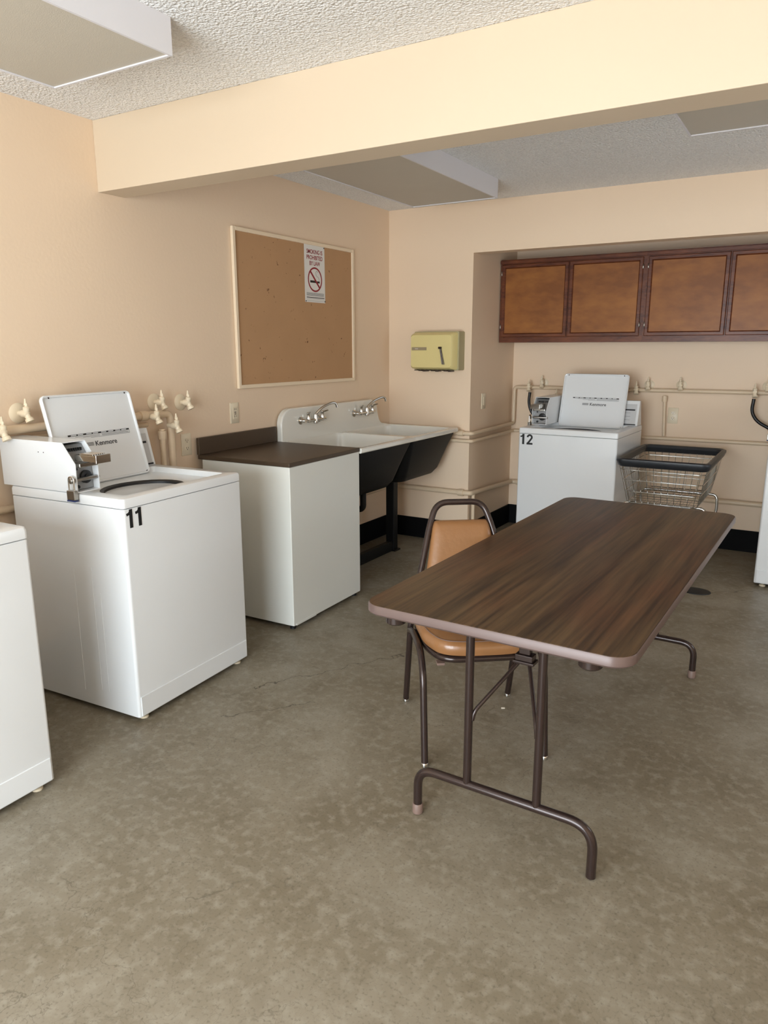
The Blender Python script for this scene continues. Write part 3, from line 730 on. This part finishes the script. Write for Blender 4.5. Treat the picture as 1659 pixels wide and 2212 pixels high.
box(bm, -.17, .17, .12, .44, .397, .407); obj('seat_frame', bm, M_brownmetal, t)
bm = B()
def seatloop(i, z):
    base = [(-.215+i, .075+i), (.215-i, .075+i), (.208-i, .36), (.165-i*.7, .470-i*.6), (.08, .495-i), (-.08, .495-i), (-.165+i*.7, .470-i*.6), (-.208+i, .36)]
    pts = roundpath([(x, y, 0) for x, y in base], .05, 5, closed=True); return [(v.x, v.y, z) for v in pts]
loft(bm, [seatloop(.02, .405), seatloop(.002, .412), seatloop(-.004, .428), seatloop(-.002, .446), seatloop(.008, .458), seatloop(.03, .464), seatloop(.08, .470)])
obj('seat', bm, M_tan, t)
bm = B(); pts = [Vector(v)+Vector((0, 0, .0005)) for v in seatloop(.012, .4605)]; tube(bm, pts, .0016, 6, closed=True); obj('piping', bm, M_foot, t)
# back pad: trapezoid following the leaning frame
def backpt(u, v, off):
    # v 0 bottom..1 top ; u -1..1
    z = .500+v*.280; y = (.097-.105*v) ; halfw = (.166-.054*v)
    return Vector((u*halfw, y+off, z))
bm = B()
def padloop(ins, off):
    base = [(-1+ins, ins*.7), (1-ins, ins*.7), (1-ins, 1-ins*.7), (-1+ins, 1-ins*.7)]
    pts = roundpath([(u, v, 0) for u, v in base], [.12]*4, 5, closed=True); return [backpt(q.x, q.y, off) for q in pts]
loft(bm, [padloop(.10, -.018), padloop(.02, -.012), padloop(0, 0), padloop(.02, .014), padloop(.10, .024), padloop(.3, .029)])
obj('backrest', bm, M_tan, t)
for q in ((-hw, 0), (hw, 0), (-hw, .498), (hw, .498)):
    obj('glide', lathe(B(), (q[0], q[1], 0), (0, 0, 1), [(0, .010), (.002, .0135), (.014, .0135), (.016, .012)], 14), M_chrome, t)
bm = B()
for s in (1,): box(bm, s*.16-.014, s*.16+.014, .435, .468, .370, .379)
objs('stack_bumper', bm, M_foot, t, bevel=.002)

# ------------------------------------------------------------------ laundry cart
x0, x1, y0, y1 = 1.812, 2.345, 3.70, 4.50; zt_ = .757; zb_ = .475
t = thing('laundry_cart', 'chrome wire laundry cart with black bumper rim, right of washer 12', 'laundry cart', ((x0+x1)/2, (y0+y1)/2, 0))
def Cc(x, y, z): return (x-(x0+x1)/2, y-(y0+y1)/2, z)
def level(v, ins=0):
    a0, a1 = x0+.055*(1-v)+ins, x1-.055*(1-v)-ins; b0, b1 = y0+.08*(1-v)+ins, y1-.06*(1-v)-ins
    return a0, a1, b0, b1, zb_+(zt_-zb_)*v
def ringpts(v, r=.04, ins=0, dz=0):
    a0, a1, b0, b1, z = level(v, ins)
    return [Cc(x, y, z+dz) for x, y in rr((a0+a1)/2, (b0+b1)/2, a1-a0, b1-b0, r, 32)]
bm = B()
loft(bm, [ringpts(1, .045, .004, -.040), ringpts(1, .047, -.004, -.034), ringpts(1, .05, -.016, -.004), ringpts(1, .05, -.014, .008), ringpts(1, .045, .0, .014), ringpts(1, .04, .014, .008), ringpts(1, .035, .020, -.006), ringpts(1, .038, .010, -.034), ringpts(1, .045, .004, -.040)], False, False)
obj('bumper_rim', bm, M_rimrub, t)
bm = B()
for v in (.0, .27, .54, .78): tube(bm, ringpts(v), .0032, 6, closed=True)
obj('basket_hoop', bm, M_chrome, t)
bm = B()
a0, a1, b0, b1, z0_ = level(0); A0, A1, B0_, B1_, z1_ = level(1, .006)
nx, ny = 11, 17
for i in range(nx):
    f = (i+.5)/nx; xb_, xt_ = a0+(a1-a0)*f, A0+(A1-A0)*f
    for (yb_, yt_) in ((b0, B0_), (b1, B1_)): tube(bm, [Cc(xt_, yt_, z1_-.03), Cc(xb_, yb_, z0_)], .0018, 5)
    tube(bm, [Cc(xb_, b0, z0_), Cc(xb_, b1, z0_)], .0018, 5)
for i in range(ny):
    f = (i+.5)/ny; yb_, yt_ = b0+(b1-b0)*f, B0_+(B1_-B0_)*f
    for (xb_, xt_) in ((a0, A0), (a1, A1)): tube(bm, [Cc(xt_, yt_, z1_-.03), Cc(xb_, yb_, z0_)], .0018, 5)
    if i % 2 == 0: tube(bm, [Cc(a0, yb_, z0_), Cc(a1, yb_, z0_)], .0018, 5)
obj('wire_basket', bm, M_chrome, t)
bm = B()
for ys_ in (y0+.13, y1-.13):
    tube(bm, roundpath([Cc(x0+.05, ys_, .13), Cc(x0+.02, ys_, .46), Cc(x0+.09, ys_, .468), Cc(x1-.09, ys_, .468), Cc(x1-.005, ys_, .468), Cc(x1-.0, ys_, .36), Cc(x1-.05, ys_, .13)], .04), .0095, 10)
for xs_ in (x0+.05, x1-.05): tube(bm, [Cc(xs_, y0+.13, .15), Cc(xs_, y1-.13, .15)], .0095, 10)
obj('base_frame', bm, M_chrome, t)
for xs_ in (x0+.05, x1-.05):
    for ys_ in (y0+.13, y1-.13):
        bm = B(); lathe(bm, Cc(xs_-.012, ys_+.01, .045), (1, 0, 0), [(0, .038), (.002, .045), (.022, .045), (.024, .038)], 18)
        w_ = obj('caster', bm, M_rubber, t)
        bm = B(); box(bm, xs_-.018-(x0+x1)/2, xs_-.014-(x0+x1)/2, ys_-.01-(y0+y1)/2, ys_+.02-(y0+y1)/2, .04, .115); box(bm, xs_+.014-(x0+x1)/2, xs_+.018-(x0+x1)/2, ys_-.01-(y0+y1)/2, ys_+.02-(y0+y1)/2, .04, .115)
        box(bm, xs_-.018-(x0+x1)/2, xs_+.018-(x0+x1)/2, ys_-.014-(y0+y1)/2, ys_+.02-(y0+y1)/2, .105, .132); obj('fork', bm, M_steel, w_)

# ------------------------------------------------------------------ pipes
def pipe(label, pts, r, rad=.03, sleeves=(), m=None, straps=()):
    o_ = Vector(pts[0]); t = thing('water_pipe', label, 'pipe', o_)
    q = [Vector(p)-o_ for p in pts]
    obj('run', tube(B(), roundpath(q, rad, 6), r, 14), m or M_pipe, t)
    for (p, d) in sleeves:
        d = Vector(d).normalized(); obj('coupling', lathe(B(), Vector(p)-o_-d*.022, d, [(0, r), (.001, r+.006), (.012, r+.007), (.032, r+.007), (.043, r+.006), (.044, r)], 16), m or M_pipe, t)
    for (p, ax) in straps:
        bm = B(); v = Vector(p)-o_; box(bm, v.x-.012, v.x+.012, v.y-.012, v.y+.012, v.z-r-.004, v.z+r+.004); obj('strap', bm, m or M_pipe, t, bevel=.003)
    return t
xo = .055
pipe('thick painted water pipe along the left wall behind washer 11, turning down', [(xo, -1.4, 1.120), (xo, 1.615, 1.135), (xo, 1.615, .02)], .019, .04,
     sleeves=(((xo, .965, 1.132), (0, 1, 0)), ((xo, 1.44, 1.134), (0, 1, 0)), ((xo, .62, 1.130), (0, 1, 0))))
pipe('thinner painted drop pipe on the left wall beside the thick one', [(xo, 1.555, 1.06), (xo, 1.555, .02)], .0145, .02, sleeves=(((xo, 1.555, 1.03), (0, 0, 1)),))
pipe('painted waste pipe low on the left wall behind washer 11', [(.018, -1.4, .80), (.018, 1.78, .80)], .016, .02)
pipe('painted supply pipe behind washer 11, below the thick pipe', [(.014, -1.4, 1.075), (.014, 1.50, 1.085)], .011, .02)
yb = YW-.03; xa_ = XA+.03; ya_ = YW2-.035
pipe('upper painted pipe from the sink round the wall corner, rising in the alcove', [(.10, yb, .842), (xa_, yb, .842), (xa_, ya_, .848), (xa_+.002, ya_, 1.142), (3.6, ya_, 1.150)], .0150, .03,
     sleeves=(((XA-.055, yb, .842), (1, 0, 0)),))
pipe('second painted pipe from the sink round the wall corner into the alcove', [(.06, yb, .786), (xa_, yb, .786), (xa_, ya_, .788), (3.6, ya_, .800)], .0135, .03)
pipe('lowest thick painted pipe along the wall bottom, round the corner', [(.04, 2.55, .40), (.04, yb, .398), (xa_, yb, .398), (xa_, ya_, .360), (3.6, ya_, .360)], .0185, .035,
     sleeves=(((XA-.045, yb, .398), (1, 0, 0)), ((XA+.10, ya_, .360), (1, 0, 0))))
pipe('thin painted drop pipe beside the alcove outlet', [(1.885, ya_-.0, 1.11), (1.90, ya_, .81)], .0115, .02, sleeves=(((1.886, ya_, 1.085), (0, 0, 1)),))
pipe('thin painted vertical pipe under the wall corner', [(XA+.03, YW+.03, .38), (XA+.03, YW+.03, .02)], .013)

def hose_bib(label, p, out, side_, esc=True, handle_up=True, group='painted hose faucets', es=.040):
    """p on wall; out: direction off the wall; side_: direction along the wall that the spout tips to"""
    t = thing('hose_faucet', label, 'faucet', p, 0, group)
    o = Vector(out); s = Vector(side_); up = Vector((0, 0, 1))
    if esc: obj('escutcheon', lathe(B(), -o*.001, o, [(0, es+.002), (.003, es+.003), (.008, es-.004), (.012, .018)], 24), M_encl, t)
    bm = B(); lathe(bm, o*0, o, [(0, .012), (.03, .012), (.032, .016), (.05, .017), (.066, .014), (.07, .006)], 14)
    e = o*.058; d = (o*.45-up+s*.15).normalized()
    lathe(bm, e, d, [(0, .012), (.02, .0125), (.022, .017), (.036, .018), (.037, .012)], 14)
    obj('valve_body', bm, M_encl, t)
    bm = B(); lathe(bm, e+up*.004, (up+o*.15), [(0, .010), (.012, .014), (.022, .014), (.028, .006), (.036, .006), (.040, .003)], 12)
    v = e+up*.034
    tube(bm, [v, v+up*.028], [.008, .003], 8); obj('handle', bm, M_encl, t)
    return t
ox = (1, 0, 0); oy = (0, -1, 0)
hose_bib('hose faucet with round plate left of washer 11\'s lid', (0, .83, 1.192), ox, (0, 1, 0))
hose_bib('hose faucet with round plate right of washer 11\'s lid', (0, 1.565, 1.192), ox, (0, 1, 0))
hose_bib('hose faucet with round plate above the drop pipes', (0, 1.742, 1.180), ox, (0, 1, 0))
hose_bib('hose faucet on the thick pipe, behind the left wall pipe coupling', (.055, 1.475, 1.130), ox, (0, 1, 0), esc=False)
hose_bib('hose faucet at the top of the thin drop pipe', (.055, 1.60, 1.075), ox, (0, 1, 0), esc=False)
hose_bib('hose faucet on the pipe at the picture\'s left edge', (.055, .685, 1.132), ox, (0, 1, 0), esc=False)
hose_bib('hose faucet behind washer 11, half hidden by its coin box', (.02, .955, 1.105), ox, (0, 1, 0), esc=False)
yw = YW2
hose_bib('hose faucet with round plate above washer 12\'s coin box', (.952, yw, 1.178), oy, (1, 0, 0), es=.034)
hose_bib('hose faucet on the alcove pipe with a black hose, left of washer 12', (.857, yw-.035, 1.150), oy, (1, 0, 0), esc=False)
hose_bib('hose faucet low behind washer 12\'s coin box', (1.085, yw-.03, 1.075), oy, (1, 0, 0), esc=False)
hose_bib('hose faucet on the alcove pipe, just right of washer 12\'s lid', (1.69, yw-.035, 1.150), oy, (1, 0, 0), esc=False)
hose_bib('hose faucet with round plate, first right of washer 12\'s lid', (1.765, yw, 1.182), oy, (1, 0, 0), es=.034)
hose_bib('hose faucet with round plate, over the drop pipe left of the alcove outlet', (1.99, yw, 1.185), oy, (1, 0, 0), es=.034)
hose_bib('hose faucet on the alcove pipe with a black hose, at the right edge', (2.482, yw-.035, 1.152), oy, (1, 0, 0), esc=False)
hose_bib('hose faucet with round plate at the right picture edge', (2.555, yw, 1.190), oy, (1, 0, 0), es=.034)

def hose(label, pts, ends=True):
    t = thing('water_hose', label, 'hose', pts[0]); o_ = Vector(pts[0]); q = [Vector(p)-o_ for p in pts]
    pp = roundpath(q, .10, 8); obj('tube', tube(B(), pp, .0115, 12), M_hose, t)
    d = (pp[-1]-pp[-2]).normalized()
    obj('coupling', lathe(B(), pp[-1]-d*.02, d, [(0, .013), (.001, .016), (.03, .016), (.031, .012)], 14), M_chrome, t)
yh = yw-.105
hose('black hose dropping behind the coin box of washer 12', [(.872, yh+.005, 1.108), (.866, yh, 1.03), (.885, yh, .96), (.93, yh+.01, .90)])
hose('black hose curving down to the washer at the right edge', [(2.482, yh+.005, 1.108), (2.475, yh, 1.02), (2.515, yh, .955), (2.61, yh-.01, .905)])

# ------------------------------------------------------------------ outlets
def outlet(label, p, out, kind='duplex', along=(0, 1, 0)):
    t = thing('wall_outlet' if kind != 'blank' else 'wall_plate', label, 'outlet' if kind != 'blank' else 'wall plate', p)
    o = Vector(out); a = Vector(along); u = Vector((0, 0, 1))
    Mx = Matrix((a, u, o)).transposed().to_4x4()
    def put(nm, bm, m, **k):
        bm.transform(Mx); return (objs if nm == 'slot' else obj)(nm, bm, m, t, **k)
    w, h = .036, .059
    bm = B(); loft(bm, [z3(rr(0, 0, 2*w, 2*h, .004), 0), z3(rr(0, 0, 2*w, 2*h, .004), .003), z3(rr(0, 0, 2*w-.008, 2*h-.008, .003), .006)]); put('plate', bm, M_outlet)
    if kind == 'duplex':
        for s in (-1, 1):
            bm = B(); loft(bm, [z3(rr(0, s*.02, .032, .028, .012), .0055), z3(rr(0, s*.02, .030, .026, .011), .008)]); put('socket', bm, M_outlet)
            bm = B(); box(bm, -.008, -.0055, s*.02-.002, s*.02+.007, .0075, .0084); box(bm, .0055, .008, s*.02-.002, s*.02+.006, .0075, .0084); lathe(bm, (0, s*.02-.007, .0075), (0, 0, 1), [(0, .0026), (.0009, .0026)], 10)
            put('slot', bm, M_brownmetal, smooth=False)
    if kind == 'gfci':
        bm = B(); box(bm, -.017, .017, -.034, .034, .0055, .0085); put('socket', bm, M_outlet, bevel=.001)
        bm = B()
        for s in (-1, 1): box(bm, -.008, -.0055, s*.02-.002, s*.02+.007, .008, .0089); box(bm, .0055, .008, s*.02-.002, s*.02+.006, .008, .0089); box(bm, -.007, .007, s*.005-.002, s*.005+.002, .008, .0092)
        put('slot', bm, M_brownmetal, smooth=False)
    if kind == 'blank':
        bm = B(); box(bm, -.013, .013, -.03, .03, .0055, .009); put('rocker', bm, M_outlet, bevel=.001)
outlet('cream outlet on the left wall above the brown backsplash', (0, 2.150, 1.093), (1, 0, 0), 'gfci', (0, 1, 0))
outlet('cream outlet low on the left wall beside the drop pipes', (0, 1.765, .955), (1, 0, 0), 'duplex', (0, 1, 0))
outlet('cream outlet on the alcove wall above the laundry cart', (1.948, YW2, .962), (0, -1, 0), 'duplex', (1, 0, 0))
outlet('cream switch plate on the side wall of the alcove', (XA, 4.14, 1.062), (1, 0, 0), 'blank', (0, 1, 0))

# ------------------------------------------------------------------ floor bits
bm = B(); lathe(bm, (0, 0, 0), (0, 0, 1), [(0, .085), (.004, .083), (.007, .07), (.008, .0)], 28)
o = obj('floor_drain', bm, M_rubber, loc=(2.357, 3.60, 0)); tag(o, 'round dark drain cover on the floor beyond the table', 'drain')
o.scale = (1.0, .8, 1)
bm = B(); box(bm, -.008, .008, -.004, .004, 0, .005)
o = obj('debris', bm, M_crumb, bevel=.002, loc=(1.905, 1.60, 0), rot=(0, 0, .5)); tag(o, 'tiny pale scrap lying on the floor behind the table leg', 'debris')
